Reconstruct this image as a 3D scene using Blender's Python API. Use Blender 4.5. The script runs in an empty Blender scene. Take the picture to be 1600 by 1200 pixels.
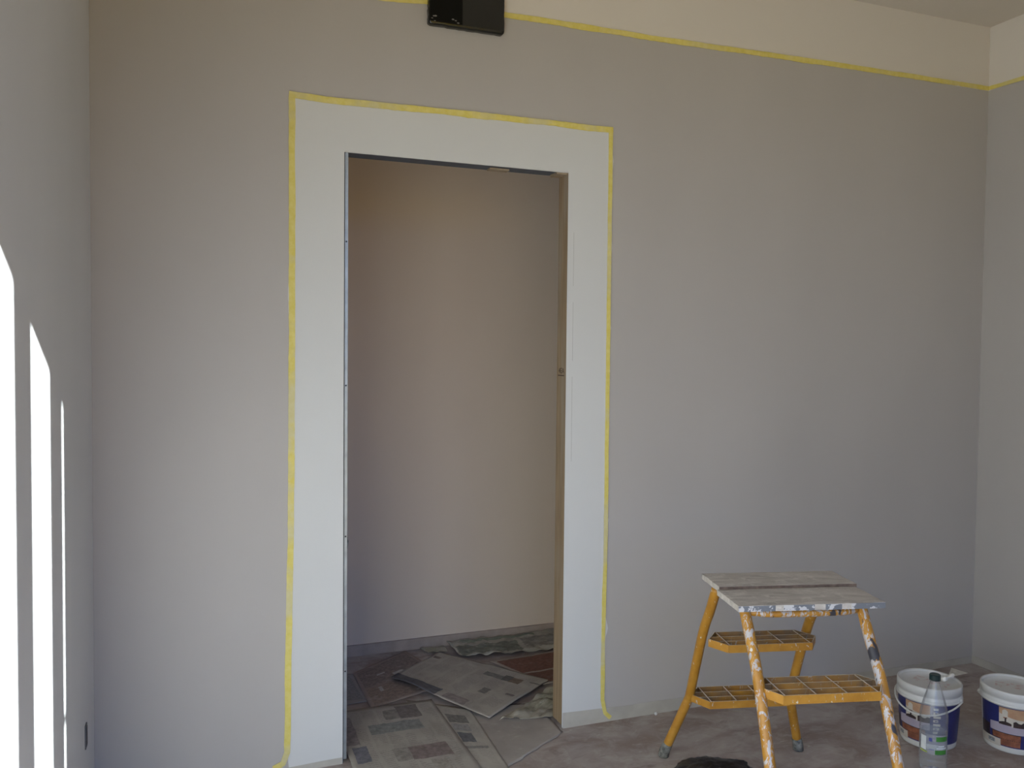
import bpy, bmesh, math, random
from mathutils import Vector, Matrix, noise
random.seed(7)
sc = bpy.context.scene
COL = sc.collection
pi, cos, sin = math.pi, math.cos, math.sin

# ------------------------------------------------------------------ camera
cam_d = bpy.data.cameras.new('camera'); cam_d.sensor_width = 36.0; cam_d.lens = 29.67
cam_d.clip_start = 0.02
cam = bpy.data.objects.new('camera', cam_d); COL.objects.link(cam)
Rt, Up, Fw = Vector((.936, -.352, .010)), Vector((.003, .036, .999)), Vector((.352, .935, -.035))
Fw.normalize(); Rt = (Rt - Fw*Rt.dot(Fw)).normalized(); Up = Rt.cross(Fw)
M = Matrix((Rt, Up, -Fw)).transposed().to_4x4(); M.translation = (0, -2.893, 1.422)
cam.matrix_world = M
sc.camera = cam

# ------------------------------------------------------------------ sun, sky, exposure
SUN_AZ, SUN_SLOPE = math.radians(40), .3355
sun_dir = Vector((-sin(SUN_AZ), cos(SUN_AZ), -SUN_SLOPE)).normalized()
sd = bpy.data.lights.new('sun', 'SUN'); sd.energy = 40.0; sd.color = (.94, 1.0, .955); sd.angle = math.radians(.40)
sun = bpy.data.objects.new('sun', sd); COL.objects.link(sun)
sun.rotation_euler = sun_dir.to_track_quat('-Z', 'Y').to_euler(); sun.location = (3, -7, 4)

world = bpy.data.worlds.new('sky'); sc.world = world; world.use_nodes = True
wn = world.node_tree; wn.nodes.clear()
tc = wn.nodes.new('ShaderNodeTexCoord'); sx = wn.nodes.new('ShaderNodeSeparateXYZ')
rp = wn.nodes.new('ShaderNodeValToRGB'); bg = wn.nodes.new('ShaderNodeBackground'); wo = wn.nodes.new('ShaderNodeOutputWorld')
mr = wn.nodes.new('ShaderNodeMapRange'); mr.inputs['From Min'].default_value = -1
wn.links.new(tc.outputs['Generated'], sx.inputs[0]); wn.links.new(sx.outputs['Z'], mr.inputs['Value'])
wn.links.new(mr.outputs[0], rp.inputs[0]); wn.links.new(rp.outputs[0], bg.inputs[0]); wn.links.new(bg.outputs[0], wo.inputs[0])
e = rp.color_ramp.elements
GROUND, SKY_LOW, SKY_TOP = (.50, .35, .06, 1), (.28, .50, 1.06, 1), (.20, .36, .76, 1)
e[0].position = .49; e[0].color = GROUND
e[1].position = .51; e[1].color = SKY_LOW
n_ = e.new(1.0); n_.color = SKY_TOP
bg.inputs[1].default_value = 2.8
WIN = (-.10, 2.45, 0.04, 2.76)                        # window hole in the rear wall: x0, x1, z0, z1
pd = bpy.data.lights.new('window_portal', 'AREA'); pd.shape = 'RECTANGLE'
pd.size = WIN[1]-WIN[0]; pd.size_y = WIN[3]-WIN[2]; pd.cycles.is_portal = True
po = bpy.data.objects.new('window_portal', pd); COL.objects.link(po)
po.location = ((WIN[0]+WIN[1])/2, -3.78, (WIN[2]+WIN[3])/2); po.rotation_euler = (-pi/2, 0, pi)
po.rotation_euler = Vector((0, 1, 0)).to_track_quat('-Z', 'Z').to_euler()

sc.view_settings.view_transform = 'Standard'; sc.view_settings.look = 'None'
sc.view_settings.gamma = 1.0; sc.view_settings.use_curve_mapping = False
sc.view_settings.exposure = 0.0
sc.cycles.use_denoising = True
sc.cycles.max_bounces = 14; sc.cycles.diffuse_bounces = 10; sc.cycles.transparent_max_bounces = 24
sc.cycles.sample_clamp_indirect = 8.0

# ------------------------------------------------------------------ node helpers
class NT:
    def __init__(s, name):
        s.m = bpy.data.materials.new(name); s.m.use_nodes = True
        s.t = s.m.node_tree; s.t.nodes.clear()
        s.out = s.n('ShaderNodeOutputMaterial'); s._c = {}
    def n(s, ty): return s.t.nodes.new(ty)
    def put(s, sock, v):
        if isinstance(v, bpy.types.NodeSocket): s.t.links.new(v, sock)
        elif v is not None:
            if isinstance(v, (tuple, list)) and len(v) == 3 and sock.type == 'RGBA': v = (*v, 1)
            sock.default_value = v
    def coord(s, kind='Object'):
        if kind not in s._c: s._c[kind] = s.n('ShaderNodeTexCoord').outputs[kind]
        return s._c[kind]
    def geo_pos(s):
        if 'P' not in s._c: s._c['P'] = s.n('ShaderNodeNewGeometry').outputs['Position']
        return s._c['P']
    def xyz(s, v):
        k = ('x', v.node.name, v.name)
        if k not in s._c:
            q = s.n('ShaderNodeSeparateXYZ'); s.t.links.new(v, q.inputs[0]); s._c[k] = q.outputs
        return s._c[k]
    def scale(s, v, sv, loc=(0, 0, 0), rot=(0, 0, 0)):
        q = s.n('ShaderNodeMapping'); s.t.links.new(v, q.inputs[0]); q.inputs['Scale'].default_value = sv
        q.inputs['Location'].default_value = loc; q.inputs['Rotation'].default_value = rot
        return q.outputs[0]
    def math(s, op, a, b=None, c=None, clamp=False):
        q = s.n('ShaderNodeMath'); q.operation = op; q.use_clamp = clamp
        s.put(q.inputs[0], a); s.put(q.inputs[1], b)
        if c is not None: s.put(q.inputs[2], c)
        return q.outputs[0]
    def noise(s, v, sc_=5., det=3., rough=.55, dist=0.):
        q = s.n('ShaderNodeTexNoise'); s.put(q.inputs['Vector'], v); q.inputs['Scale'].default_value = sc_
        q.inputs['Detail'].default_value = det; q.inputs['Roughness'].default_value = rough; q.inputs['Distortion'].default_value = dist
        return q.outputs[0]
    def ramp(s, v, lo, hi, a=0., b=1.):
        q = s.n('ShaderNodeMapRange'); s.put(q.inputs['Value'], v)
        q.inputs['From Min'].default_value = lo; q.inputs['From Max'].default_value = hi
        q.inputs['To Min'].default_value = a; q.inputs['To Max'].default_value = b
        return q.outputs[0]
    def mix(s, f, a, b):
        q = s.n('ShaderNodeMix'); q.data_type = 'RGBA'
        s.put(q.inputs['Factor'], f); s.put(q.inputs[6], a); s.put(q.inputs[7], b)
        return q.outputs[2]
    def rect(s, u, v, u0, u1, v0, v1):
        a = s.math('MULTIPLY', s.math('GREATER_THAN', u, u0), s.math('LESS_THAN', u, u1))
        b = s.math('MULTIPLY', s.math('GREATER_THAN', v, v0), s.math('LESS_THAN', v, v1))
        return s.math('MULTIPLY', a, b)
    def bump(s, h, st=.3, d=.01):
        q = s.n('ShaderNodeBump'); q.inputs['Strength'].default_value = st; q.inputs['Distance'].default_value = d
        s.t.links.new(h, q.inputs['Height']); return q.outputs[0]
    def bsdf(s, col, rough=.6, metal=0., nrm=None, spec=.5, trans=0., coat=0., sub=None):
        b = s.n('ShaderNodeBsdfPrincipled'); s.put(b.inputs['Base Color'], col); s.put(b.inputs['Roughness'], rough)
        s.put(b.inputs['Metallic'], metal); b.inputs['Specular IOR Level'].default_value = spec
        b.inputs['Transmission Weight'].default_value = trans; b.inputs['Coat Weight'].default_value = coat
        if nrm is not None: s.t.links.new(nrm, b.inputs['Normal'])
        s.t.links.new(b.outputs[0], s.out.inputs[0]); return s.m

def plain(name, col, rough=.6, var=.12, sc_=30., bump=.0, metal=0., spec=.5, coat=0.):
    t = NT(name); c = t.coord()
    n = t.noise(c, sc_, 4)
    a = tuple(x*(1-var) for x in col); b = tuple(min(1, x*(1+var)) for x in col)
    nr = t.bump(t.noise(c, sc_*3, 3), bump, .002) if bump else None
    return t.bsdf(t.mix(t.ramp(n, .3, .7), a, b), rough, metal, nr, spec, coat=coat)

def paint(name, col, upper=None, zsplit=2.648, rough=.62, var=.035):
    t = NT(name); P = t.geo_pos()
    big = t.noise(t.scale(P, (1, 1, .35)), 1.6, 3, .5)
    c = t.mix(t.ramp(big, .3, .7), tuple(x*(1-var) for x in col), tuple(x*(1+var) for x in col))
    if upper:
        c = t.mix(t.math('GREATER_THAN', t.xyz(P)[2], zsplit), c, upper)
    fine = t.noise(t.scale(P, (1, 1, .8)), 260, 3, .6)
    med = t.noise(P, 9, 3, .5)
    h = t.math('ADD', t.math('MULTIPLY', fine, .25), med)
    return t.bsdf(c, rough, 0, t.bump(h, .10, .004), .35)

GREY = (.40, .375, .355); CREAM = (.60, .555, .50)
m_wall = paint('grey_wall_paint', GREY, CREAM)
m_white = paint('white_plasterboard_paint', (.555, .555, .545))
m_left = paint('left_wall_paint', (.585, .59, .61))
m_ceil = paint('cream_ceiling_paint', (.56, .51, .44))
m_corr = paint('corridor_wall_paint', (.62, .51, .41))
m_rear = paint('rear_wall_paint', (.50, .48, .45))
m_winf = plain('white_window_paint', (.7, .69, .66), .4)

def floor_mat():
    t = NT('dusty_floor'); P = t.geo_pos()
    n1 = t.noise(t.scale(P, (1, 1.8, 1), rot=(0, 0, .5)), 3.2, 6, .62, .6)
    n2 = t.noise(P, 14, 6, .65, 1.2)
    base = t.mix(t.ramp(n1, .40, .62), (.24, .185, .165), (.37, .325, .305))
    dust = t.ramp(n2, .50, .72)
    base = t.mix(t.math('MULTIPLY', dust, .45), base, (.47, .445, .42))
    dk = t.ramp(t.noise(t.scale(P, (1, 3, 1), rot=(0, 0, -.4)), 5, 5, .6, 1.5), .60, .70)
    base = t.mix(t.math('MULTIPLY', dk, .65), base, (.15, .115, .105))
    st = t.ramp(t.noise(t.scale(P, (3, 14, 1), rot=(0, 0, .6)), 3.4, 4, .6, .8), .66, .72)
    base = t.mix(t.math('MULTIPLY', st, .55), base, (.52, .49, .45))
    return t.bsdf(base, .55, 0, t.bump(t.math('ADD', n2, n1), .25, .006), .4)
m_floor = floor_mat()

def tape_mat(name='yellow_tape', paintover=.45):
    t = NT(name); P = t.geo_pos()
    n = t.noise(t.scale(P, (1, 1, 1)), 4.5, 4, .6)
    n2 = t.noise(P, 40, 4, .6)
    c = t.mix(t.ramp(n2, .35, .7), (.60, .50, .105), (.66, .57, .19))
    c = t.mix(t.math('MULTIPLY', t.ramp(n, .50, .60), paintover), c, (.46, .45, .38))
    return t.bsdf(c, .55, 0, t.bump(n2, .3, .001), .4)
m_tape = tape_mat()
m_tape2 = tape_mat('yellow_tape_upper', .22)

# ------------------------------------------------------------------ mesh helpers
def finish(name, bm, mat, parent=None, smooth=False, kind=None):
    me = bpy.data.meshes.new(name)
    bmesh.ops.recalc_face_normals(bm, faces=bm.faces) if name not in ('newspaper',) else None
    bm.to_mesh(me); bm.free()
    if isinstance(mat, (list, tuple)):
        for m in mat: me.materials.append(m)
    else: me.materials.append(mat)
    if smooth:
        for p in me.polygons: p.use_smooth = True
    o = bpy.data.objects.new(name, me); COL.objects.link(o)
    if parent: o.parent = parent
    if kind: o['kind'] = kind
    return o
def box(bm, x0, x1, y0, y1, z0, z1, mi=0, bev=0.):
    r = bmesh.ops.create_cube(bm, size=1)
    bmesh.ops.scale(bm, vec=(x1-x0, y1-y0, z1-z0), verts=r['verts'])
    bmesh.ops.translate(bm, vec=((x0+x1)/2, (y0+y1)/2, (z0+z1)/2), verts=r['verts'])
    fs = {f for v in r['verts'] for f in v.link_faces}
    for f in fs: f.material_index = mi
    if bev:
        es = {e_ for f in fs for e_ in f.edges}
        bmesh.ops.bevel(bm, geom=list(es), offset=bev, segments=2, affect='EDGES', profile=.7)
def bar(bm, p, q, w, hgt):
    """flat upright bar from p to q (same z), width w, height hgt downwards"""
    p, q = Vector(p), Vector(q); d = (q-p).normalized(); s = Vector((-d.y, d.x, 0))*w/2; dn = Vector((0, 0, -hgt))
    v = [bm.verts.new(a) for a in (p-s, q-s, q+s, p+s, p-s+dn, q-s+dn, q+s+dn, p+s+dn)]
    for f in ((0, 1, 2, 3), (7, 6, 5, 4), (0, 4, 5, 1), (1, 5, 6, 2), (2, 6, 7, 3), (3, 7, 4, 0)):
        bm.faces.new([v[i] for i in f])
def catmull(P, n=8, closed=False):
    P = [Vector(p) for p in P]; out = []; N = len(P)
    rng = range(N if closed else N-1)
    for i in rng:
        g = lambda k: P[k % N] if closed else P[max(0, min(N-1, k))]
        a, b, c, d = g(i-1), g(i), g(i+1), g(i+2)
        for k in range(n):
            t = k/n
            out.append(.5*((2*b)+(c-a)*t+(2*a-5*b+4*c-d)*t*t+(3*b-a-3*c+d)*t**3))
    if not closed: out.append(P[-1])
    return out
def tube(bm, P, r, seg=14, closed=False, cap=True, flat=1.0):
    P = [Vector(p) for p in P]; rings = []; N = len(P); prev = None
    for i, p in enumerate(P):
        if closed: d = P[(i+1) % N]-P[i-1]
        else: d = P[min(N-1, i+1)]-P[max(0, i-1)]
        d.normalize()
        if prev is None:
            a = d.orthogonal().normalized()
        else:
            a = (prev - d*prev.dot(d)).normalized()
        prev = a; b = d.cross(a)
        rr = r(i/(N-1)) if callable(r) else r
        rings.append([bm.verts.new(p+(a*cos(2*pi*k/seg)*flat+b*sin(2*pi*k/seg))*rr) for k in range(seg)])
    for i in range(N if closed else N-1):
        A, B = rings[i], rings[(i+1) % N]
        for k in range(seg): bm.faces.new((A[k], A[(k+1) % seg], B[(k+1) % seg], B[k]))
    if cap and not closed:
        bm.faces.new(rings[0][::-1]); bm.faces.new(rings[-1])
def lathe(bm, prof, seg=64, a0=0., a1=2*pi, fn=None):
    full = abs(a1-a0-2*pi) < 1e-6; n = seg if full else seg+1; rings = []
    for r, z in prof:
        if r < 1e-6: rings.append([bm.verts.new((0, 0, z))]); continue
        ring = []
        for k in range(n):
            a = a0+(a1-a0)*k/seg
            rr = fn(r, z, a) if fn else r
            ring.append(bm.verts.new((rr*cos(a), rr*sin(a), z)))
        rings.append(ring)
    for A, B in zip(rings, rings[1:]):
        for k in range(seg):
            k2 = (k+1) % n if full else k+1
            if len(A) == 1 and len(B) == 1: continue
            if len(A) == 1: bm.faces.new((A[0], B[k2], B[k]))
            elif len(B) == 1: bm.faces.new((A[k], A[k2], B[0]))
            else: bm.faces.new((A[k], A[k2], B[k2], B[k]))
def thing(name, label, cat, loc=(0, 0, 0), rz=0., group=None):
    o = bpy.data.objects.new(name, None); COL.objects.link(o); o.location = loc; o.rotation_euler = (0, 0, rz)
    o.empty_display_size = .05
    return tag(o, label, cat, group)
def tag(o, label, cat, group=None):
    o['label'] = label; o['category'] = cat
    if group: o['group'] = group
    return o
S = 'structure'

# ------------------------------------------------------------------ room shell
XL, XR, YR, ZC = -.297, 3.405, -3.5, 2.935
OX0, OX1, OZ = .476, 1.307, 2.1
bm = bmesh.new()
box(bm, XL-.2, OX0, 0, .085, 0, ZC); box(bm, OX1+.012, XR+.2, 0, .085, 0, ZC); box(bm, OX0, OX1+.012, 0, .085, OZ+.03, ZC)
finish('wall_back', bm, m_wall, kind=S)
bm = bmesh.new(); box(bm, XL-.2, XL, YR-.25, 0, 0, ZC); finish('wall_left', bm, m_left, kind=S)
bm = bmesh.new(); box(bm, XR, XR+.2, YR-.25, 0, 0, ZC); finish('wall_right', bm, m_wall, kind=S)
bm = bmesh.new()
box(bm, XL, WIN[0], YR-.25, YR, 0, ZC); box(bm, WIN[1], XR, YR-.25, YR, 0, ZC)
box(bm, WIN[0], WIN[1], YR-.25, YR, 0, WIN[2]); box(bm, WIN[0], WIN[1], YR-.25, YR, WIN[3], ZC)
finish('wall_rear', bm, m_rear, kind=S)
bm = bmesh.new(); box(bm, -1.2, 4.2, YR-.25, 1.3, ZC, ZC+.15); finish('ceiling', bm, m_ceil, kind=S)
bm = bmesh.new(); box(bm, -1.2, 4.2, YR-.25, 1.3, -.12, 0); finish('floor', bm, m_floor, kind=S)
# corridor behind the opening
bm = bmesh.new(); box(bm, -1.2, 3.8, 1.03, 1.2, 0, ZC); finish('wall_corridor', bm, m_corr, kind=S)
bm = bmesh.new(); box(bm, -1.2, -1.0, .085, 1.03, 0, ZC); finish('wall_corridor_left', bm, m_corr, kind=S)
bm = bmesh.new(); box(bm, 3.6, 3.8, .085, 1.03, 0, ZC); finish('wall_corridor_right', bm, m_corr, kind=S)
m_cbase = plain('dusty_skirting', (.34, .27, .225), .6, .15, 14)
bm = bmesh.new(); box(bm, -1.0, 3.6, 1.017, 1.03, 0, .052, bev=.002); finish('baseboard_corridor', bm, m_cbase, kind=S)

# low paper-covered skirting strip along the foot of the walls
m_strip = plain('dusty_skirting_paper', (.385, .36, .315), .7, .12, 9, .2)
def strip(bm, pts, out, thick=.0021, n=60):
    """pts: list of (s, z_top) ; out(s, d, z)->xyz"""
    A = []
    for i in range(n+1):
        s = pts[0][0]+(pts[-1][0]-pts[0][0])*i/n
        for (a, za), (b, zb) in zip(pts, pts[1:]):
            if a <= s <= b+1e-9: zt = za+(zb-za)*(s-a)/(b-a)
        zt += .003*noise.noise((s*6, 1, 0))
        A.append([bm.verts.new(out(s, .0, 0)), bm.verts.new(out(s, thick*1.3, 0)), bm.verts.new(out(s, thick, zt)), bm.verts.new(out(s, 0, zt))])
    for a, b in zip(A, A[1:]):
        for k in range(4): bm.faces.new((a[k], a[(k+1) % 4], b[(k+1) % 4], b[k]))
    bm.faces.new(A[0]); bm.faces.new(A[-1][::-1])
bm = bmesh.new()
strip(bm, [(XL+.002, .014), (.25, .016), (OX0-.001, .022)], lambda s, d, z: (s, -d, z))
strip(bm, [(OX1+.001, .060), (1.55, .052), (2.4, .040), (XR-.008, .030)], lambda s, d, z: (s, -d, z))
finish('baseboard_back', bm, m_strip, kind=S)
bm = bmesh.new(); strip(bm, [(YR, .03), (-.001, .036)], lambda s, d, z: (XR-d, s, z)); finish('baseboard_right', bm, m_strip, kind=S)

# ------------------------------------------------------------------ white surround of the opening (trim_1)
bm = bmesh.new()
def edge_fringe(s, k, amp): return amp*max(0., noise.noise((s*5.5, k, 0.3))+.25*noise.noise((s*40, k, 2)))
n = 150
def surround_strip(A, B, flip=False):
    vs = [(bm.verts.new((a[0], -.0016, a[1])), bm.verts.new((b[0], -.0016, b[1]))) for a, b in zip(A, B)]
    bk = [(bm.verts.new((a[0], 0, a[1])), bm.verts.new((b[0], 0, b[1]))) for a, b in zip(A, B)]
    for i in range(len(A)-1):
        bm.faces.new((vs[i][0], vs[i][1], vs[i+1][1], vs[i+1][0]))
        bm.faces.new((vs[i][1], bk[i][1], bk[i+1][1], vs[i+1][1]))
        bm.faces.new((vs[i][0], vs[i+1][0], bk[i+1][0], bk[i][0]))
zs = [2.262*i/n+.004 for i in range(n+1)]
surround_strip([(.297-edge_fringe(z, 1, .012), z) for z in zs], [(OX0, min(z, 2.267)) for z in zs])
surround_strip([(OX1-.002, z) for z in zs], [(1.485+edge_fringe(z*2.2, 5, .018)*(1 if z > .2 else 0), z) for z in zs])
xs = [OX0+(OX1-.002-OX0)*i/60 for i in range(61)]
surround_strip([(x, OZ+.004) for x in xs], [(x, 2.272+edge_fringe(x, 9, .01)) for x in xs])
finish('trim_1', bm, m_white, kind=S)

# ------------------------------------------------------------------ door_1: unfinished sliding door opening
door = bpy.data.objects.new('door_1', None); COL.objects.link(door); door['kind'] = S; door.location = ((OX0+OX1)/2, .04, 0)
def dchild(name, bm, mat, label=None, **k):
    o = finish(name, bm, mat, **k); o.parent = door; o.matrix_parent_inverse = Matrix.Translation(door.location).inverted()
    if label: o['label'] = label
    return o
def wood_mat():
    t = NT('jamb_wood'); P = t.geo_pos()
    g = t.noise(t.scale(P, (30, 30, 1.1)), 3.2, 5, .6, .8)
    g2 = t.noise(t.scale(P, (1, 6, .8)), 3.0, 3, .5)
    c = t.mix(t.ramp(g, .3, .7), (.22, .15, .085), (.35, .26, .165))
    c = t.mix(t.ramp(g2, .50, .68, 0, .5), c, (.33, .30, .25))
    z = t.xyz(P)[2]
    return t.bsdf(c, .6, 0, t.bump(g, .2, .002), .35)
m_jamb = wood_mat()
bm = bmesh.new(); box(bm, OX1, OX1+.012, .002, .09, .010, OZ, bev=.001); jamb = dchild('jamb', bm, m_jamb, 'raw brown wooden jamb')
jl = jamb
# lettering stamped on the jamb
cu = bpy.data.curves.new('stamp', 'FONT'); cu.body = '4EA'; cu.size = .030; cu.extrude = .0003; cu.align_x = 'CENTER'
tmp = bpy.data.objects.new('tmp_stamp', cu); COL.objects.link(tmp)
bpy.context.view_layer.update()
me = bpy.data.meshes.new_from_object(tmp.evaluated_get(bpy.context.evaluated_depsgraph_get()))
bpy.data.objects.remove(tmp)
bm = bmesh.new(); bm.from_mesh(me); bpy.data.meshes.remove(me)
box(bm, -.032, .026, -.010, -.006, 0, .0003)
bm.transform(Matrix.Translation((OX1-.0004, .046, 1.352)) @ Matrix(((0, 0, -1, 0), (-1, 0, 0, 0), (0, 1, 0, 0), (0, 0, 0, 1))))
m_ink = plain('brown_ink', (.055, .03, .015), .7)
st = finish('stamp', bm, m_ink); st.parent = jamb
st['label'] = 'dark stamped lettering with underline'
m_metal = plain('galvanised_profile', (.36, .39, .40), .38, .15, 20, 0, .7)
m_dark = plain('dark_gap', (.03, .032, .035), .8)
bm = bmesh.new()
box(bm, OX0+.003, OX0+.0145, .006, .012, .012, OZ+.01); box(bm, OX0+.003, OX0+.0045, .006, .08, .012, OZ+.01); box(bm, OX0+.003, OX0+.0145, .074, .08, .012, OZ+.01)
dchild('side_profile', bm, m_metal, 'thin grey metal profile')
bm = bmesh.new(); box(bm, OX0+.0002, OX0+.003, .003, .082, 0, OZ+.01); dchild('side_gap', bm, m_dark)
m_track = plain('navy_track', (.035, .05, .075), .45, .3, 20)
bm = bmesh.new(); box(bm, OX0+.002, OX1, .008, .074, OZ+.002, OZ+.020); dchild('head_track', bm, m_track, 'dark blue sliding track')
bm = bmesh.new(); box(bm, OX0, OX1+.012, .0, .0078, OZ, OZ+.03); dchild('head_lip', bm, m_white)
bm = bmesh.new(); box(bm, OX0, OX1+.012, .0742, .085, OZ+.002, OZ+.03); dchild('head_lip', bm, m_track)
bm = bmesh.new()
box(bm, 1.262, OX1-.001, .010, .073, OZ-.006, OZ+.0018); box(bm, 1.01, 1.085, .04, .073, OZ-.004, OZ+.0018); dchild('head_board', bm, m_jamb, 'short wooden piece in the head')
bm = bmesh.new(); bmesh.ops.create_icosphere(bm, subdivisions=3, radius=.012)
for v in bm.verts: v.co = Vector((v.co.x*.55, v.co.y*.5, v.co.z*1.7))*(1+.5*noise.noise(v.co*160))
bm.transform(Matrix.Translation((OX0+.016, .030, .762))); dchild('rough_patch', bm, plain('rough_grey_mortar', (.16, .16, .16), .9, .5, 90), 'crumbly grey mortar')
m_pencil = plain('pencil_grey', (.33, .32, .30), .8)
# screws up the metal profile
for z in (.32, .79, 1.31, 1.8):
    bm = bmesh.new(); lathe(bm, [(0, 0), (.003, 0), (.0025, .0012), (0, .0015)], 10)
    bm.transform(Matrix.Translation((OX0+.009, .006, z)) @ Matrix.Rotation(pi/2, 4, 'X')); dchild('screw', bm, m_dark)
bm = bmesh.new()
for z0, z1 in ((1.02, 1.34), (1.40, 1.62), (1.68, 1.88)): box(bm, 1.3295, 1.3306, -.0019, -.0015, z0, z1)
pl = finish('pencil_line', bm, m_pencil); pl.parent = bpy.data.objects['trim_1']

# ------------------------------------------------------------------ window_1 behind the camera (source of the stripes)
win = bpy.data.objects.new('window_1', None); COL.objects.link(win); win['kind'] = S; win.location = ((WIN[0]+WIN[1])/2, YR-.01, 0)
def wchild(name, x0, x1, z0, z1, y0=-3.516, y1=-3.5):
    bm = bmesh.new(); box(bm, x0, x1, y0, y1, z0, z1)
    o = finish(name, bm, m_winf); o.parent = win; o.matrix_parent_inverse = Matrix.Translation(win.location).inverted()
TX = .0134                                             # shadow width of the 16 mm board
def xw(y): return XL+(y-YR)*math.tan(SUN_AZ)
ZH = 1.545+ .438*(-1.191-YR)
wchild('window_head', WIN[0], WIN[1], ZH, WIN[3])
wchild('stile', xw(-.589)-.008, WIN[1], WIN[2], ZH)
wchild('stile', xw(-.806)+TX-.006, xw(-.632)+.004, WIN[2], ZH)
wchild('stile', xw(-1.191)+TX-.008, xw(-1.034)+.008, WIN[2], ZH)
wchild('stile', xw(-1.95), xw(-1.80), WIN[2], ZH)
wchild('stile', xw(-2.62), xw(-2.47), WIN[2], ZH)
wchild('stile', WIN[0], WIN[0]+.08, WIN[2], ZH)
zc = .544+.438*(-.653-YR)
wchild('catch', xw(-.640), xw(-.589), zc-.010, zc+.010)

# ------------------------------------------------------------------ masking tape
def tape(name, path, w, mat, label, mapf, thick=.0009, seed=0, amp=.25, step=.012):
    P = []
    for (a, b) in zip(path, path[1:]):
        L = math.dist(a, b); k = max(1, int(L/step))
        for i in range(k): P.append((a[0]+(b[0]-a[0])*i/k, a[1]+(b[1]-a[1])*i/k))
    P.append(path[-1]); bm = bmesh.new(); R_ = []; s = 0
    for i, p in enumerate(P):
        q, r = P[max(0, i-1)], P[min(len(P)-1, i+1)]
        dx, dz = r[0]-q[0], r[1]-q[1]; l = math.hypot(dx, dz); nx, nz = -dz/l, dx/l; s += step
        w1 = w/2*(1+amp*noise.noise((s*7, seed, 0))+.35*amp*noise.noise((s*45, seed, 4)))
        w2 = w/2*(1+amp*noise.noise((s*7, seed+9, 0))+.6*amp*noise.noise((s*45, seed, 9)))
        R_.append([bm.verts.new(mapf(p[0]+nx*w1*k_, p[1]+nz*w1*k_, d)) if k_ > 0 else bm.verts.new(mapf(p[0]+nx*w2*k_, p[1]+nz*w2*k_, d))
                   for k_, d in ((1, .0012), (1, .0028+thick), (-1, .0028+thick), (-1, .0012))])
    for a, b in zip(R_, R_[1:]):
        for k in range(4): bm.faces.new((a[k], a[(k+1) % 4], b[(k+1) % 4], b[k]))
    bm.faces.new(R_[0]); bm.faces.new(R_[-1][::-1])
    return tag(finish(name, bm, mat), label, 'tape')
back = lambda a, b, d: (a, -d, b)
tape('masking_tape', [(.303, 2.272), (.304, 1.9), (.304, 1.5), (.302, .9), (.294, .45), (.290, .07), (.276, .034), (.245, .020)], .0205, m_tape,
     'yellow masking tape running down the left edge of the white door surround', back, seed=1)
tape('masking_tape', [(.294, 2.270), (.40, 2.266), (.48, 2.266), (.66, 2.269), (.96, 2.273), (1.20, 2.274), (1.487, 2.274)], .0215, m_tape,
     'yellow masking tape along the top edge of the white door surround', back, thick=.0014, seed=21, amp=.35)
tape('masking_tape', [(1.478, 2.282), (1.479, 1.75), (1.479, 1.3), (1.480, .9), (1.480, .7), (1.475, .32), (1.476, .09), (1.488, .036), (1.512, .013)], .016, m_tape,
     'yellow masking tape down the right edge of the white surround, curling at the floor', back, seed=33)
tape('masking_tape', [(XL+.01, 2.63), (.6, 2.631), (.75, 2.642), (1.05, 2.641), (1.7, 2.642), (2.15, 2.649), (2.6, 2.655), (XR-.003, 2.659)], .020, m_tape2,
     'long yellow masking tape between the grey and cream paint of the back wall', back, seed=47, amp=.3)
tape('masking_tape', [(-.003, 2.660), (-.07, 2.657), (-.18, 2.655), (-3.4, 2.652)], .018, m_tape2,
     'yellow masking tape high on the right-hand wall below the ceiling', lambda a, b, d: (XR-d, a, b), seed=55)
bm = bmesh.new(); r = bmesh.ops.create_icosphere(bm, subdivisions=2, radius=.006)
for v in bm.verts: v.co *= 1+.5*noise.noise(v.co*300)
bm.transform(Matrix.Translation((1.707, -.012, .0055)))
tag(finish('plaster_crumb', bm, m_white), 'small white plaster crumb at the foot of the back wall, left of the stool', 'crumb')

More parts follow.
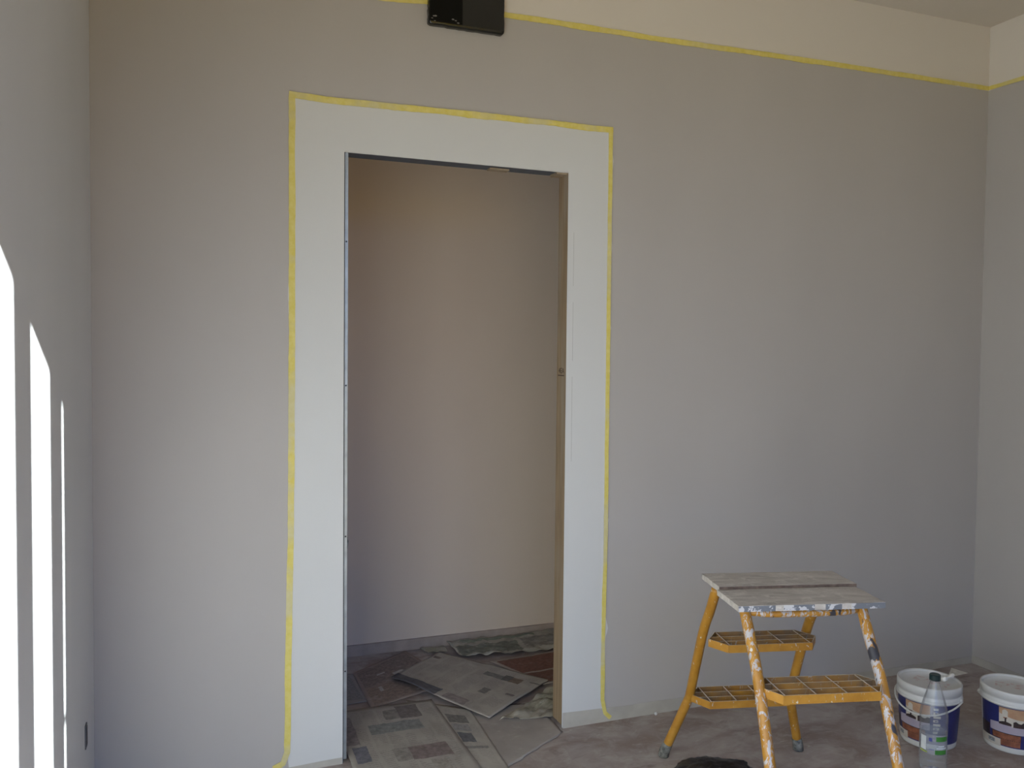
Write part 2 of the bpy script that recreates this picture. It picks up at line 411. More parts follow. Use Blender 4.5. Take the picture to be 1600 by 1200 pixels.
# ------------------------------------------------------------------ black panel on the wall, top of the frame
def black_mat(name, rough, bsc, bst, col=(.010, .010, .009), spec=.5):
    t = NT(name); c = t.coord(); n = t.noise(c, bsc, 5, .6, .8)
    return t.bsdf(t.mix(n, tuple(x*.6 for x in col), tuple(x*1.5 for x in col)), rough, 0, t.bump(n, bst, .01), spec)
m_blk = black_mat('glossy_black_film', .16, 9, .10)
m_blk_refl = black_mat('black_dark_reflection', .45, 14, .2, (.003, .003, .003), .12)  # matte black that paints in the dark part of the panel's reflection
wb = thing('wall_box', 'glossy black covered box on the back wall above the doorway, crossing the yellow tape', 'box', (.90, -.001, 2.558))
def rounded_panel(x0, x1, z0, z1, y0, y1, r, seed):
    bm = bmesh.new(); pts = []
    for cx, cz, a in ((x1-r, z0+r, -pi/2), (x1-r, z1-r, 0), (x0+r, z1-r, pi/2), (x0+r, z0+r, pi)):
        for k in range(7): pts.append((cx+r*cos(a+k*pi/12), cz+r*sin(a+k*pi/12)))
    full = []
    for a, b in zip(pts, pts[1:]+pts[:1]):
        k = max(1, int(math.dist(a, b)/.01))
        for i in range(k): full.append((a[0]+(b[0]-a[0])*i/k, a[1]+(b[1]-a[1])*i/k))
    full = [(x+.0022*noise.noise((x*70, z*70, seed)), z+.0022*noise.noise((x*70, z*70, seed+5))) for x, z in full]
    cx, cz = (x0+x1)/2, (z0+z1)/2
    lay = [(1., y0), (1., y1+.006), (.975, y1), (.90, y1+.002), (.6, y1+.001)]
    rings = [[bm.verts.new((cx+(x-cx)*s, y, cz+(z-cz)*s)) for x, z in full] for s, y in lay]
    for A, B in zip(rings, rings[1:]):
        for k in range(len(A)): bm.faces.new((A[k], A[(k+1) % len(A)], B[(k+1) % len(A)], B[k]))
    bm.faces.new(rings[0][::-1]); bm.faces.new(rings[-1]); return bm
bm = rounded_panel(-.140, .139, .003, .335, 0, -.024, .011, 3); finish('cover_film', bm, m_blk, wb, True)
m_grime = plain('pale_paint_speck', (.16, .15, .135), .6)
for k, (x, z, r) in enumerate(((-.124, .028, .003), (-.118, .029, .004), (-.130, .020, .0028), (-.055, .026, .0035), (-.045, .023, .003), (-.036, .016, .0035), (-.120, .012, .0025))):
    bm = bmesh.new(); bmesh.ops.create_icosphere(bm, subdivisions=1, radius=r)
    bmesh.ops.scale(bm, vec=(1.6, .25, .8), verts=bm.verts); bm.transform(Matrix.Translation((x, -.0295, z)))
    finish('paint_speck', bm, m_grime, wb)

bm = bmesh.new(); box(bm, -.059, .059, -.0015, .0015, 0, .32, bev=.0008)  # added sheet: the panel's dark left reflection put into its colour
o = finish('dark_reflection_sheet', bm, m_blk_refl, wb); o.location = (-.079, -.0275, .012); o.rotation_euler = (0, 0, math.radians(.8)); o['label'] = 'added matte black sheet standing for the dark reflection on the left third'
# ------------------------------------------------------------------ small dark socket recess on the left wall
sb = thing('wall_socket', 'small dark open socket box low on the left wall', 'socket', (XL, -.225, .312))
bm = bmesh.new(); box(bm, -.0005, .0035, -.016, .016, -.034, .034, bev=.001); finish('socket_frame', bm, plain('socket_grey', (.10, .10, .11), .7), sb)
bm = bmesh.new(); box(bm, .0035, .0045, -.011, .011, -.027, .027); finish('socket_opening', bm, m_dark, sb)

# ------------------------------------------------------------------ step stool
def yellow_mat(name, splash, dark=0., dust=0.):
    t = NT(name); c = t.geo_pos()
    n = t.noise(c, 22, 4); base = t.mix(t.ramp(n, .3, .7), (.335, .150, .014), (.45, .225, .030))
    sp = t.noise(t.scale(c, (1, 1, .35)), 62, 5, .66, .9)
    base = t.mix(t.ramp(sp, 1-splash-.012, 1-splash+.012), base, (.43, .41, .42))
    sp3 = t.noise(t.scale(c, (1, 1, .6), loc=(3, 1, 7)), 75, 3, .5)
    base = t.mix(t.ramp(sp3, .69, .71), base, (.56, .53, .48))
    if dark:
        sp2 = t.noise(t.scale(c, (1, 1, .35), loc=(5, 5, 2)), 17, 4, .6, .5)
        base = t.mix(t.ramp(sp2, 1-dark-.012, 1-dark+.012), base, (.035, .035, .045))
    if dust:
        base = t.mix(t.math('MULTIPLY', t.ramp(t.noise(c, 12, 3), .3, .6), dust), base, (.17, .125, .085))  # brown tone with the shade inside the grates put into the colour
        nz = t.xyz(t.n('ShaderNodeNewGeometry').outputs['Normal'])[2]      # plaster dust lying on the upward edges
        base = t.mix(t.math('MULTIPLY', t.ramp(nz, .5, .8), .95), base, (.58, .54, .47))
    return t.bsdf(base, .42, 0, t.bump(sp, .35, .002), .5)
m_yel = yellow_mat('yellow_enamel', .31)
m_yel_s = yellow_mat('yellow_enamel_splashed', .44, .30)
m_yel_f = yellow_mat('yellow_enamel_heavily_splashed', .465, .43)
m_yel_t = yellow_mat('yellow_enamel_step', .36, .27)
m_yel_dust_shade = yellow_mat('yellow_enamel_dust_and_shade', .36, .3, .85)
m_rub = plain('dirty_rubber', (.14, .14, .13), .8, .65, 70)
def plank_mat():
    t = NT('paint_crusted_plank'); c = t.coord()
    g = t.noise(t.scale(c, (2.2, 16, 6)), 4.2, 6, .66, .6); n = t.noise(c, 26, 6, .7)
    col = t.mix(t.ramp(g, .3, .7), (.33, .30, .27), (.58, .54, .50))
    col = t.mix(t.ramp(n, .52, .75), col, (.66, .62, .57))
    x = t.xyz(c)
    front = t.math('MULTIPLY', t.math('GREATER_THAN', x[1], .0836), t.math('LESS_THAN', x[2], .0165))
    sp = t.noise(t.scale(c, (1.2, .2, 1.2)), 24, 4, .6)
    fc = t.mix(t.ramp(sp, .52, .54), (.15, .16, .185), (.50, .50, .52))
    col = t.mix(front, col, fc)
    return t.bsdf(col, .75, 0, t.bump(t.math('ADD', n, g), .5, .003), .3)
m_plank = plank_mat()
m_edge = plain('dark_plank_edge', (.16, .115, .09), .8, .4, 40)  # darker brown on the front face of the back plank
TH = -.239
stool = thing('step_stool', 'paint-splashed yellow two-sided step stool with wooden platform, beside the doorway', 'step stool', (1.703, -.785, 0))
# local frame: x = along the steps, y = towards the room (front); built with front = -y
stool.rotation_euler = (0, 0, TH)
HT = .685
LP = [(.181, .112, HT), (.180, .168, .597), (.1815, .232, .494), (.1835, .340, .249), (.186, .352, .225), (.252, .413, .0)]
def legpath(su, sv): return [(su*u, -sv*v, z) for u, v, z in LP]
for su, sv, m in ((-1, -1, m_yel), (1, -1, m_yel), (-1, 1, m_yel_s), (1, 1, m_yel_f)):
    P = legpath(su, sv); P[-1] = (P[-1][0], P[-1][1], .010)
    bm = bmesh.new(); C_ = catmull(P, 8); tube(bm, C_, .0158, 16)
    o = finish('leg', bm, m, stool, True)
    if sv == 1: o['label'] = 'yellow leg splashed with white and grey paint'
    a, b = C_[-1], C_[-5]; d = (b-a).normalized()
    bm = bmesh.new(); tube(bm, [Vector((a.x, a.y, .0))+Vector((0, 0, .0005)), a+d*.008, a+d*.045], lambda t_: .0185 if t_ < .9 else .0168, 16)
    f = finish('rubber_foot', bm, m_rub, o, True); f['label'] = 'dark rubber foot cap'
# curved tube under the platform
loop = []
for sx_, sy_ in ((1, 1), (-1, 1), (-1, -1), (1, -1)):
    q = [(.178*sx_, .085*sy_), (.140*sx_, .128*sy_), (.07*sx_, .140*sy_)]
    loop += q if sx_*sy_ > 0 else q[::-1]
bm = bmesh.new(); tube(bm, catmull([(x, y, .678) for x, y in loop], 6, True), .0105, 12, True)
o = finish('top_frame', bm, m_yel_f, stool, True); o['label'] = 'yellow tube frame with black and white paint splashes'
for y0, y1, sd_, xo in ((-.175, -.007, 1, -.002), (.008, .165, 2, .010)):
    bm = bmesh.new(); nx, ny = 40, 10; g = []
    for lay in (0, 1):
        g.append([[None]*(ny+1) for _ in range(nx+1)])
        for i in range(nx+1):
            for j in range(ny+1):
                x = -.222+.444*i/nx+xo; y = y0+(y1-y0)*j/ny
                ed = (i in (0, nx)) or (j in (0, ny))
                x += .0035*noise.noise((y*40, sd_, i))*(i in (0, nx)); y += .003*noise.noise((x*25, sd_, j))*(j in (0, ny))
                z = (.697, .7155)[lay]+(.0012*noise.noise((x*18, y*30, sd_))-(.0015 if ed else 0) if lay else 0)
                g[lay][i][j] = bm.verts.new((x, y, z))
    for i in range(nx):
        for j in range(ny):
            bm.faces.new((g[1][i][j], g[1][i+1][j], g[1][i+1][j+1], g[1][i][j+1])); bm.faces.new((g[0][i][j], g[0][i][j+1], g[0][i+1][j+1], g[0][i+1][j]))
        bm.faces.new((g[0][i][0], g[0][i+1][0], g[1][i+1][0], g[1][i][0])); bm.faces.new((g[0][i][ny], g[1][i][ny], g[1][i+1][ny], g[0][i+1][ny]))
    for j in range(ny):
        bm.faces.new((g[0][0][j], g[1][0][j], g[1][0][j+1], g[0][0][j+1])); bm.faces.new((g[0][nx][j], g[0][nx][j+1], g[1][nx][j+1], g[1][nx][j]))
    # origin of the plank object at its own middle so the front edge can carry its splashes
    yc = (y0+y1)/2
    bm.transform(Matrix.Translation((0, -yc, -.697)))
    for v in bm.verts: v.co.y = -v.co.y        # local y+ = front
    bm.normal_update(); bmesh.ops.recalc_face_normals(bm, faces=bm.faces)
    for f in bm.faces:
        if f.normal.y > .6 and f.calc_center_median().y > .06 and sd_ == 2: f.material_index = 1
    o = finish('plank', bm, (m_plank, m_edge), stool); o.location = (0, yc, .697+(.0045 if sd_ == 2 else 0)); o.scale = (1, -1, 1)
    o['label'] = 'grey wooden plank crusted with paint'
for z, vc, sv, m in ((.500, .229, 1, m_yel_t), (.500, .170, -1, m_yel_t), (.253, .345, 1, m_yel_t), (.253, .325, -1, m_yel_t)):
    y = -sv*vc; zt = z+.002; hx = .1815; hd = .064
    hexp = [(-hx, 0), (-.140, -hd), (.140, -hd), (hx, 0), (.140, hd), (-.140, hd)]
    bm = bmesh.new()
    for a, b in zip(hexp, hexp[1:]+hexp[:1]):
        ex = (Vector((b[0]-a[0], b[1]-a[1], 0)).normalized())*.0015
        bar(bm, (a[0]-ex.x, y+a[1]-ex.y, zt), (b[0]+ex.x, y+b[1]+ex.y, zt), .003, .025)
    bm.normal_update(); bmesh.ops.recalc_face_normals(bm, faces=bm.faces)
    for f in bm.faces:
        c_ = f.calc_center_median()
        if f.normal.x*c_.x/4+f.normal.y*(c_.y-y) < -.002 or f.normal.z > .5: f.material_index = 1  # inward faces take the painted shade, top faces the pale dust
    st_ = finish('step', bm, (m, m_yel_dust_shade), stool)
    for u in (-.135, -.045, .045, .135):
        bm = bmesh.new(); bar(bm, (u, y-hd+.002, zt-.001), (u, y+hd-.002, zt-.001), .004, .020); finish('grate_bar', bm, m_yel_dust_shade, st_)
    for v in (-.0215, .0215):
        bm = bmesh.new(); L = .140+(hx-.140)*(1-abs(v)/hd)-.002
        bar(bm, (-L, y+v, zt-.0015), (L, y+v, zt-.0015), .003, .020); finish('grate_bar', bm, m_yel_dust_shade, st_)

# ------------------------------------------------------------------ paint buckets
m_pl = plain('white_bucket_plastic', (.54, .535, .51), .38, .06, 12, .05)
def lid_mat():
    t = NT('lid_plastic_with_red_print'); c = t.coord(); x = t.xyz(c)
    n = t.noise(t.scale(c, (1, 2.2, 1)), 42, 3, .6)
    m1 = t.math('MULTIPLY', t.rect(x[0], x[1], -.06, .06, -.012, .045), t.ramp(n, .52, .60))
    return t.bsdf(t.mix(t.math('MULTIPLY', m1, .6), (.54, .535, .52), (.42, .14, .14)), .4, 0, t.bump(t.noise(c, 20, 3), .1, .003), .5)
m_lid = lid_mat()
m_navy = plain('navy_label', (.018, .022, .11), .35, .15, 30)
m_sky = None
def grad_mat(name, a, b, c_=None, sc_=12):
    t = NT(name); c = t.coord(); n = t.noise(c, sc_, 4, .6)
    return t.bsdf(t.mix(t.ramp(n, .35, .65), a, b), .38, 0, None, .5)
m_sky = grad_mat('label_sunset_print', (.36, .20, .12), (.44, .29, .16), sc_=18)
m_lav = grad_mat('label_lavender_print', (.31, .27, .34), (.36, .32, .37))
m_brick = grad_mat('label_brick_print', (.15, .05, .028), (.27, .10, .05), sc_=60)
m_dkp = grad_mat('label_dark_print', (.012, .010, .016), (.05, .025, .02), sc_=60)
m_crm = plain('label_cream_print', (.48, .44, .38), .4)
m_bar = plain('label_barcode_print', (.20, .21, .22), .5, .8, 260)
def brad(z): return .0945+(.1065-.0945)*min(z, .2)/.2
def patch(parent, name, a0, a1, z0, z1, mat, off, fn=None, fb=None, seg=None):
    """patch on the bucket side; angles in degrees from the middle of the label (positive = right)"""
    seg = seg or max(2, int(abs(a1-a0)/4)); bm = bmesh.new(); R_ = []
    for k in range(seg+1):
        t = k/seg; a = math.radians(a0+(a1-a0)*t)
        zt = z1+(fn(t) if fn else 0); zb = z0+(fb(t) if fb else 0)
        pts = []
        for z, o in ((zb, .0002), (zb, off), (zt, off), (zt, .0002)):
            r = brad(z)+o; pts.append(bm.verts.new((r*sin(a), -r*cos(a), z)))
        R_.append(pts)
    for a, b in zip(R_, R_[1:]):
        for k in range(4): bm.faces.new((a[k], a[(k+1) % 4], b[(k+1) % 4], b[k]))
    bm.faces.new(R_[0]); bm.faces.new(R_[-1][::-1])
    return finish(name, bm, mat, parent)
def bucket(loc, rz, label, bail_back, height=.222):
    b = thing('paint_bucket', label, 'bucket', loc, rz, None)
    bm = bmesh.new()
    lathe(bm, [(0, .003), (.085, .003), (.0885, 0), (.0935, .001), (.0945, .006)]+[(brad(z), z) for z in (.02, .06, .1, .14, .172)]+
          [(.112, .173), (.113, .178), (.1075, .180), (.1075, height-.006)]+[(.100, height-.006), (.094, .01), (0, .01)], 72)
    finish('bucket_body', bm, m_pl, b, True)
    bm = bmesh.new(); h = height
    lathe(bm, [(.1085, .171), (.1105, .171), (.1108, .188), (.1080, .190), (.1080, .197), (.1105, .198), (.1105, h-.003), (.1085, h+.002),
               (.104, h+.002), (.1020, h-.001), (.1005, h-.012), (.060, h-.0125), (0, h-.0125)], 96)
    # radial ribs notched into the skirt
    finish('lid', bm, m_lid, b, True)
    lab = patch(b, 'label', -72, 108, .022, .168, m_navy, .0007); lab['label'] = 'navy blue printed label'
    o = .0012
    wave = lambda t: .004*sin(t*2.4)
    patch(lab, 'label_picture', -27, 22, .108, .166, m_sky, o)
    patch(lab, 'label_picture', -27, 22, .108, .128, m_crm, o+.0002, fn=lambda t: .016*(1-t)**2)
    # pale column with cap
    patch(lab, 'label_picture', -21, -11, .134, .160, m_crm, o+.0005, fn=lambda t: -.006*abs(2*t-1)**2, fb=lambda t: -.004*(1-abs(2*t-1)), seg=6)
    patch(lab, 'label_picture', -19, -12, .128, .132, m_brick, o+.0007)
    patch(lab, 'label_picture', -16.5, -13.5, .110, .130, m_dkp, o+.0008)
    patch(lab, 'label_picture', -27, -3, .101, .110, m_dkp, o+.0007, fn=lambda t: .006*sin(pi*t), fb=lambda t: .002)
    patch(lab, 'label_picture', -1, 22, .100, .119, m_dkp, o+.0007, fn=lambda t: .004*sin(9*t))
    patch(lab, 'label_picture', -4, -1, .100, .120, m_crm, o+.0009)
    patch(lab, 'label_picture', -46, 22, .072, .103, m_lav, o, fn=lambda t: .006*sin(pi*t*.9), fb=lambda t: .001)
    patch(lab, 'label_picture', -42, 14, .048, .072, m_dkp, o)
    patch(lab, 'label_picture', -40, 13, .050, .070, m_brick, o+.0003)
    patch(lab, 'label_picture', -24, 13, .026, .052, m_brick, o)
    patch(lab, 'label_picture', -74, -24, .018, .046, m_crm, o)
    patch(lab, 'label_picture', -74, -48, .046, .090, m_dkp, o)
    patch(lab, 'barcode', -52, -36, .027, .041, m_bar, o+.0004)
    rnd = random.Random(3)
    for k in range(9):                                     # upright run of pale lettering, too small to read
        z = .034+k*.0145; patch(lab, 'lettering', 28, 40+rnd.choice((0, 2, -3)), z, z+.0085, m_crm, o, seg=2)
        if k % 2: patch(lab, 'lettering', 31, 36, z+.002, z+.006, m_navy, o+.0004, seg=2)
    # bail handle
    s = -1 if not bail_back else 1
    P = []
    for k in range(25):
        a = pi*k/24
        P.append((.1155*cos(a), s*.1165*sin(a), .176-(.046 if not bail_back else .02)*sin(a)**1.3))
    bm = bmesh.new(); tube(bm, P, .0032, 8); finish('handle', bm, m_pl, b, True)
    for sx_ in (-1, 1):
        bm = bmesh.new(); lathe(bm, [(0, 0), (.009, 0), (.009, .005), (.006, .007), (0, .007)], 16)
        bm.transform(Matrix.Translation((sx_*.109, 0, .177)) @ Matrix.Rotation(sx_*pi/2, 4, 'Y')); finish('handle_lug', bm, m_pl, b)
    return b
# label middle faces the camera side; rotation turns it
def face_cam(x, y): return math.atan2(x-0, -(-2.893-y)) * -1
B1, B2 = (2.562, -.537), (2.828, -.672)
bucket((*B1, 0), face_cam(*B1)+math.radians(-19), 'white paint bucket behind the plastic bottle, with a scraper on its lid', False, .226)
bucket((*B2, 0), face_cam(*B2)+math.radians(2), 'white paint bucket with navy label at the right edge of the photo', True, .222)

# ------------------------------------------------------------------ plaster-crusted scraper on the first lid
m_crust = plain('plaster_crust', (.70, .68, .63), .8, .15, 60, .6)
scr = thing('scraper', 'plaster-crusted scraper lying across the rim of the bucket lid', 'scraper', (2.652, -.556, .2275), math.radians(15))
bm = bmesh.new(); nn = 12
pr = [(-.062, .010), (-.045, .013), (-.030, .012), (-.015, .009), (0, .010)]
tube(bm, catmull([(x, 0, .009+.001*sin(x*60)) for x, r in pr], 6), lambda t: .0085+.0025*sin(t*7+1), 12, flat=.75)
for v in bm.verts: v.co += Vector((noise.noise(v.co*120), noise.noise(v.co*120+Vector((7, 0, 0))), noise.noise(v.co*130)))*.003
finish('scraper_handle', bm, m_crust, scr, True)
bm = bmesh.new(); A = []
for i in range(9):
    t = i/8; w = .010+.022*t; x = -.004+.062*t; z = .010+.006*t
    A.append([bm.verts.new((x+.004*noise.noise((j*3, i*.1, 0))*t, -w+2*w*j/6, z+.0008*noise.noise((i, j, 2)))) for j in range(7)])
for a, b in zip(A, A[1:]):
    for j in range(6): bm.faces.new((a[j], a[j+1], b[j+1], b[j]))
bmesh.ops.solidify(bm, geom=bm.faces[:], thickness=.0018)
finish('scraper_blade', bm, m_crust, scr)

# ------------------------------------------------------------------ plastic bottle
def clear_mat(name, tint=(.965, .975, .98), alpha=.09):
    t = NT(name); tr = t.n('ShaderNodeBsdfTransparent'); tr.inputs[0].default_value = (*tint, 1)
    gl = t.n('ShaderNodeBsdfGlossy'); gl.inputs['Roughness'].default_value = .06
    df = t.n('ShaderNodeBsdfDiffuse'); df.inputs[0].default_value = (.6, .62, .64, 1)
    c = t.coord(); nr = t.bump(t.noise(c, 45, 3), .25, .004); t.t.links.new(nr, gl.inputs['Normal'])
    lw = t.n('ShaderNodeLayerWeight'); lw.inputs['Blend'].default_value = .12
    m1 = t.n('ShaderNodeMixShader'); m1.inputs[0].default_value = alpha
    t.t.links.new(tr.outputs[0], m1.inputs[1]); t.t.links.new(df.outputs[0], m1.inputs[2])
    m2 = t.n('ShaderNodeMixShader'); t.t.links.new(t.math('MULTIPLY_ADD', lw.outputs['Fresnel'], .5, .05), m2.inputs[0])
    t.t.links.new(m1.outputs[0], m2.inputs[1]); t.t.links.new(gl.outputs[0], m2.inputs[2])
    t.t.links.new(m2.outputs[0], t.out.inputs[0]); return t.m
m_pet = clear_mat('clear_plastic')
m_film = clear_mat('clear_label_film', (.85, .88, .92), .30)
bot = thing('plastic_bottle', 'empty clear plastic water bottle with dark cap in front of the bucket', 'bottle', (2.386, -.722, 0), face_cam(2.386, -.722))
bot.scale = (1.05, 1.05, 1.0)
prof = [(0, .008), (.020, .006), (.030, .001), (.036, .004), (.0405, .014), (.042, .026), (.0405, .031), (.042, .036), (.0405, .041), (.042, .047), (.0405, .053), (.042, .059),
        (.0425, .066), (.0412, .070), (.0412, .140), (.0425, .145), (.0425, .158), (.0410, .163), (.0425, .170), (.0430, .185), (.0415, .205), (.0370, .228), (.0300, .256), (.0215, .285), (.0160, .303), (.0140, .309), (.0140, .315)]
bm = bmesh.new(); lathe(bm, prof, 64, fn=lambda r, z, a: r*(1+(.022*cos(5*a) if z < .03 else 0)+(.012*cos(8*a) if .20 < z < .28 else 0)))
finish('bottle_body', bm, m_pet, bot, True)
bm = bmesh.new(); lathe(bm, [(.0175, .309), (.0175, .313), (.0145, .3135)], 32); finish('neck_ring', bm, m_pet, bot, True)
bm = bmesh.new(); lathe(bm, [(0, .336), (.0150, .336), (.0168, .3335), (.0168, .3165), (.0158, .3155), (0, .3155)], 40, fn=lambda r, z, a: r*(1+.02*(int(a*40/(2*pi)) % 2)))
finish('cap', bm, plain('dark_green_cap', (.012, .030, .030), .35), bot)['label'] = 'dark green screw cap'
bm = bmesh.new(); lathe(bm, [(.0418, .071), (.0418, .139)], 64); lab = finish('bottle_label', bm, m_film, bot, True); lab['label'] = 'thin clear label with green blocks'
m_green = plain('green_print', (.045, .20, .03), .45, .15); m_blue = plain('blue_print', (.06, .07, .25), .45)
m_lg = plain('yellow_green_print', (.30, .38, .05), .45); m_wht = plain('white_print', (.62, .64, .64), .5)
def bpatch(a0, a1, z0, z1, mat, r=.0421):
    bm = bmesh.new(); k = max(2, int(abs(a1-a0)/6)); V_ = []
    for i in range(k+1):
        a = math.radians(a0+(a1-a0)*i/k); V_.append([bm.verts.new((q*sin(a), -q*cos(a), z)) for q, z in ((r, z0), (r, z1), (r-.0002, z1), (r-.0002, z0))])
    for a, b in zip(V_, V_[1:]):
        for j in range(4): bm.faces.new((a[j], a[(j+1) % 4], b[(j+1) % 4], b[j]))
    finish('label_print', bm, mat, lab)
bpatch(12, 66, .118, .134, m_green); bpatch(8, 62, .073, .088, m_green); bpatch(-18, -4, .116, .128, m_blue); bpatch(-62, -24, .074, .079, m_lg)
bpatch(-58, -30, .082, .130, m_wht, .0419); bpatch(14, 60, .092, .096, m_wht, .0420); bpatch(22, 50, .1, .103, m_wht, .0420)
for k in range(5): bpatch(-16+k*4, -13.5+k*4, .086+.002*(k % 2), .090, m_blue)

# ------------------------------------------------------------------ crumpled black bag under the stool
m_bag = black_mat('black_bag_plastic', .34, 16, .5, (.004, .004, .006), .3)
bm = bmesh.new(); bmesh.ops.create_icosphere(bm, subdivisions=5, radius=1)
for v in bm.verts:
    p = v.co.copy(); f = 1+.22*noise.noise(p*1.7+Vector((3, 1, 2)))+.12*abs(noise.noise(p*4))+.05*noise.noise(p*11)
    v.co = Vector((p.x*.155*f, p.y*.12*f, max(-.99, p.z)*.062*(f if p.z > 0 else 1)))
    v.co.z = max(v.co.z, -.052)
bm.transform(Matrix.Translation((0, 0, .0525)))
o = finish('trash_bag', bm, m_bag, None, True); o.location = (1.545, -.640, 0); o.rotation_euler = (0, 0, .2)
tag(o, 'crumpled black plastic bag on the floor under the step stool', 'bag')

# ------------------------------------------------------------------ papers on the corridor floor
def paper_mat(name, base, prints, text=.35, cols=6, lines=60, smear=.3, seed=0):
    """flat print: text columns and picture blocks in sheet coordinates"""
    t = NT(name); uv = t.xyz(t.coord('UV')); jn = t.math('MULTIPLY_ADD', t.noise(t.coord('UV'), 9, 3), .036, -.018)
    u, v = t.math('ADD', uv[0], jn), t.math('SUBTRACT', uv[1], jn); P = t.geo_pos()
    c = t.mix(t.ramp(t.noise(P, 9, 4), .3, .7), tuple(x*.88 for x in base), tuple(x*1.1 for x in base))
    ln = t.math('GREATER_THAN', t.math('SINE', t.math('MULTIPLY', v, lines*6.283)), -.1)
    cl = t.math('GREATER_THAN', t.math('SINE', t.math('MULTIPLY', u, cols*6.283)), -.82)
    wd = t.ramp(t.noise(t.scale(t.coord('UV'), (90, 40, 1)), 1.4, 2), .38, .5)
    blk = t.ramp(t.noise(t.scale(t.coord('UV'), (cols, 6, 1), loc=(seed, seed*.7, 0)), 1.1, 1), .42, .47)
    mg = t.rect(u, v, .04, .96, .04, .96)
    tx = t.math('MULTIPLY', t.math('MULTIPLY', t.math('MULTIPLY', ln, cl), t.math('MULTIPLY', wd, blk)), mg)
    c = t.mix(t.math('MULTIPLY', tx, text), c, (.10, .09, .09))
    for (u0, u1, v0, v1, col) in prints:
        n = t.ramp(t.noise(t.scale(t.coord('UV'), (7, 9, 1), loc=(u0*9, v0*9, 0)), 3, 4, .6), .35, .65)
        c = t.mix(t.math('MULTIPLY', t.rect(u, v, u0, u1, v0, v1), .92), c, t.mix(n, tuple(x*.75 for x in col), tuple(x*1.2 for x in col)))
    sm = t.ramp(t.noise(t.scale(P, (1, 2, 1), rot=(0, 0, .7)), 11, 6, .7, 1.), .56, .74)
    c = t.mix(t.math('MULTIPLY', sm, smear), c, (.50, .47, .43))
    return t.bsdf(c, .8, 0, t.bump(t.noise(P, 26, 4), .25, .004), .2)
def sheet(name, Q, z0, mat, label, cat='newspaper', wav=.004, seed=0, curl=None, nx=26, ny=26, rag=.002, freq=7., group=None, crump=0.):
    """Q: corners (u0v0, u1v0, u1v1, u0v1) on the floor"""
    bm = bmesh.new(); uvl = bm.loops.layers.uv.new('UVMap'); G = []
    for i in range(nx+1):
        G.append([])
        for j in range(ny+1):
            u, v = i/nx, j/ny
            p = [(1-u)*(1-v)*Q[0][k]+u*(1-v)*Q[1][k]+u*v*Q[2][k]+(1-u)*v*Q[3][k] for k in (0, 1)]
            if i in (0, nx) or j in (0, ny): p[0] += rag*noise.noise((p[0]*30, p[1]*30, seed)); p[1] += rag*noise.noise((p[0]*30, p[1]*30, seed+3))
            z = z0+wav*(1+noise.noise((p[0]*freq, p[1]*freq, seed*3.1)))
            if crump: z += crump*abs(noise.noise((p[0]*11, p[1]*17, seed)))+crump*.5*abs(noise.noise((p[0]*30, p[1]*30, seed)))
            if curl: z += curl(u, v)
            G[-1].append(bm.verts.new((p[0], p[1], z)))
    for i in range(nx):
        for j in range(ny):
            f = bm.faces.new((G[i][j], G[i+1][j], G[i+1][j+1], G[i][j+1])); f.smooth = True
            for l, (a, b) in zip(f.loops, ((i, j), (i+1, j), (i+1, j+1), (i, j+1))): l[uvl].uv = (a/nx, b/ny)
    bmesh.ops.recalc_face_normals(bm, faces=bm.faces)
    if sum(f.normal.z for f in bm.faces) < 0: bmesh.ops.reverse_faces(bm, faces=bm.faces)
    o = finish(name, bm, mat)
    cx, cy = sum(q[0] for q in Q)/4, sum(q[1] for q in Q)/4
    o.data.transform(Matrix.Translation((-cx, -cy, -z0))); o.location = (cx, cy, z0)
    md = o.modifiers.new('paper_thickness', 'SOLIDIFY'); md.thickness = .0009; md.offset = 1
    return tag(o, label, cat, group)
NB = (.34, .31, .275)
DK = (.085, .085, .095)
m_p1 = paper_mat('newsprint_spread', (.36, .325, .285), [(.0, .47, -.01, .17, (.10, .10, .115)), (.54, .70, .74, .83, (.17, .16, .15)), (.70, .77, .74, .86, (.10, .095, .09)), (.77, .86, .73, .85, (.17, .12, .09)),
    (.69, .755, .35, .48, (.17, .155, .15)), (.88, .95, .46, .50, (.15, .12, .12)), (.53, .74, .03, .15, (.25, .21, .20)), (.91, 1.0, .83, .85, (.18, .16, .15)), (.03, .09, .80, .86, (.17, .13, .12))], .32, 6, 55, .10, 1)
m_p2 = paper_mat('newsprint_front', (.35, .32, .285), [(.46, .64, .80, .93, (.20, .185, .17)), (.60, .81, .79, .965, (.16, .135, .13)), (.27, .76, .64, .76, (.21, .215, .21)), (.38, .56, .30, .44, (.25, .23, .21)), (.52, .86, .29, .44, (.20, .155, .15)),
    (.05, .18, .34, .52, (.15, .15, .18)), (.0, .14, .55, .9, (.23, .20, .20)), (.65, .78, .05, .27, (.28, .25, .22))], .30, 7, 50, .28, 2)
m_p3 = paper_mat('newsprint_column', (.36, .33, .29), [(.53, .84, .74, .86, (.17, .16, .15)), (.54, .80, .63, .72, (.27, .26, .25)), (.55, .77, .48, .60, (.12, .12, .13)), (.55, .9, .40, .43, (.2, .19, .18))], .25, 4, 60, .22, 3)
m_p4 = paper_mat('smeared_paper', (.33, .295, .27), [], .0, 5, 40, .55, 4)
m_p5 = paper_mat('brick_red_print', (.33, .28, .24), [(.05, .93, .44, .95, (.17, .075, .055)), (.05, .44, .06, .40, (.16, .075, .055)), (.5, .93, .06, .40, (.15, .13, .115))], .1, 4, 40, .25, 5)
m_p6 = paper_mat('green_print', (.31, .285, .235), [(.02, .52, .10, .62, (.15, .15, .12)), (.56, .97, .2, .75, (.21, .19, .17)), (.1, .7, .80, .95, (.19, .21, .16))], .15, 5, 40, .55, 6)
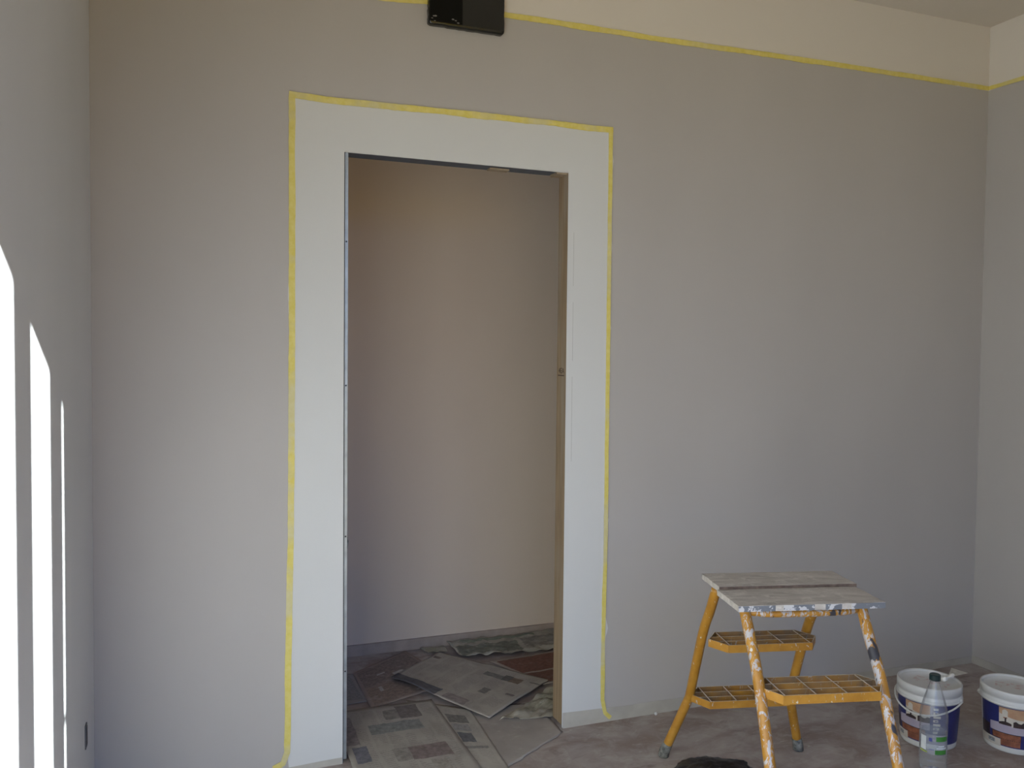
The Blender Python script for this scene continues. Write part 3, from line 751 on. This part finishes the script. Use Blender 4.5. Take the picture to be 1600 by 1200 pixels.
m_p7 = paper_mat('grey_print', (.27, .25, .245), [(.05, .9, .1, .9, (.22, .21, .215))], .2, 5, 50, .2, 7)
m_p8 = paper_mat('brown_print', (.27, .215, .19), [(.05, .95, .05, .45, (.24, .18, .15)), (.05, .95, .5, .95, (.21, .165, .15)), (.50, .66, .58, .63, (.46, .43, .40)), (.30, .42, .70, .735, (.44, .41, .38)), (.2, .24, .30, .42, (.40, .37, .34))], .0, 5, 50, .55, 8)
m_p9 = paper_mat('crumpled_film', (.31, .28, .225), [(.1, .6, .2, .8, (.27, .25, .19))], .1, 5, 50, .6, 9)
sheet('newspaper', [(.45, .47), (.668, .485), (.652, .80), (.45, .86)], .0015, m_p7, 'dull grey newspaper sheet at the left side of the doorway floor', wav=.001, seed=4)
sheet('newspaper', [(.655, .405), (1.06, .56), (.935, 1.005), (.652, .80)], .003, m_p8, 'brown printed sheet with white smears against the corridor wall', wav=.002, seed=5)
sheet('newspaper', [(.93, -.27), (1.296, -.035), (1.298, .24), (1.0, .32)], .0015, m_p4, 'pale paint-smeared sheet lying in the threshold beside the wooden jamb', wav=.0012, seed=6, rag=.006)
sheet('newspaper', [(.78, -.32), (1.0, -.32), (1.025, .27), (.80, .44)], .006, m_p3, 'newspaper strip with small dark pictures between two larger sheets', wav=.0015, seed=7)
sheet('newspaper', [(.50, -.28), (.913, -.28), (.902, .400), (.50, .402)], .010, m_p2, 'large open newspaper page nearest the camera in the doorway', wav=.0016, seed=8)
sheet('newspaper', [(1.395, .40), (1.70, .44), (1.72, .78), (1.27, .735)], .003, m_p5, 'brick-red picture page on the right of the corridor floor', wav=.004, seed=9)
sheet('newspaper', [(1.10, .128), (1.30, .088), (1.75, .34), (1.475, .390)], .003, m_p9, 'crumpled paper sheet low beside the foot of the jamb', wav=.003, seed=10, crump=.024, nx=40, ny=40)
sheet('newspaper', [(1.16, .815), (1.75, .77), (1.78, 1.005), (1.14, 1.005)], .004, m_p6, 'crumpled green-printed sheets heaped against the corridor skirting', wav=.004, seed=11, crump=.022, nx=56, ny=40, curl=lambda u, v: .012*v)
sheet('newspaper', [(1.03, .925), (1.125, .915), (1.125, 1.0), (1.01, 1.0)], .004, m_p9, 'small torn paper scrap left of the crumpled heap', wav=.003, seed=15, crump=.012, rag=.008)
sheet('newspaper', [(.784, .664), (1.063, .142), (1.428, .414), (1.074, .895)], .016, m_p1, 'open newspaper spread with a black corner strip lying on top of the others', wav=.003, seed=12, nx=36, ny=36,
      curl=lambda u, v: .012*math.exp(-(v/.12)**2)*max(0, sin(pi*min(1, u/.48)))*1.0+.004*math.exp(-((u-.5)/.04)**2))
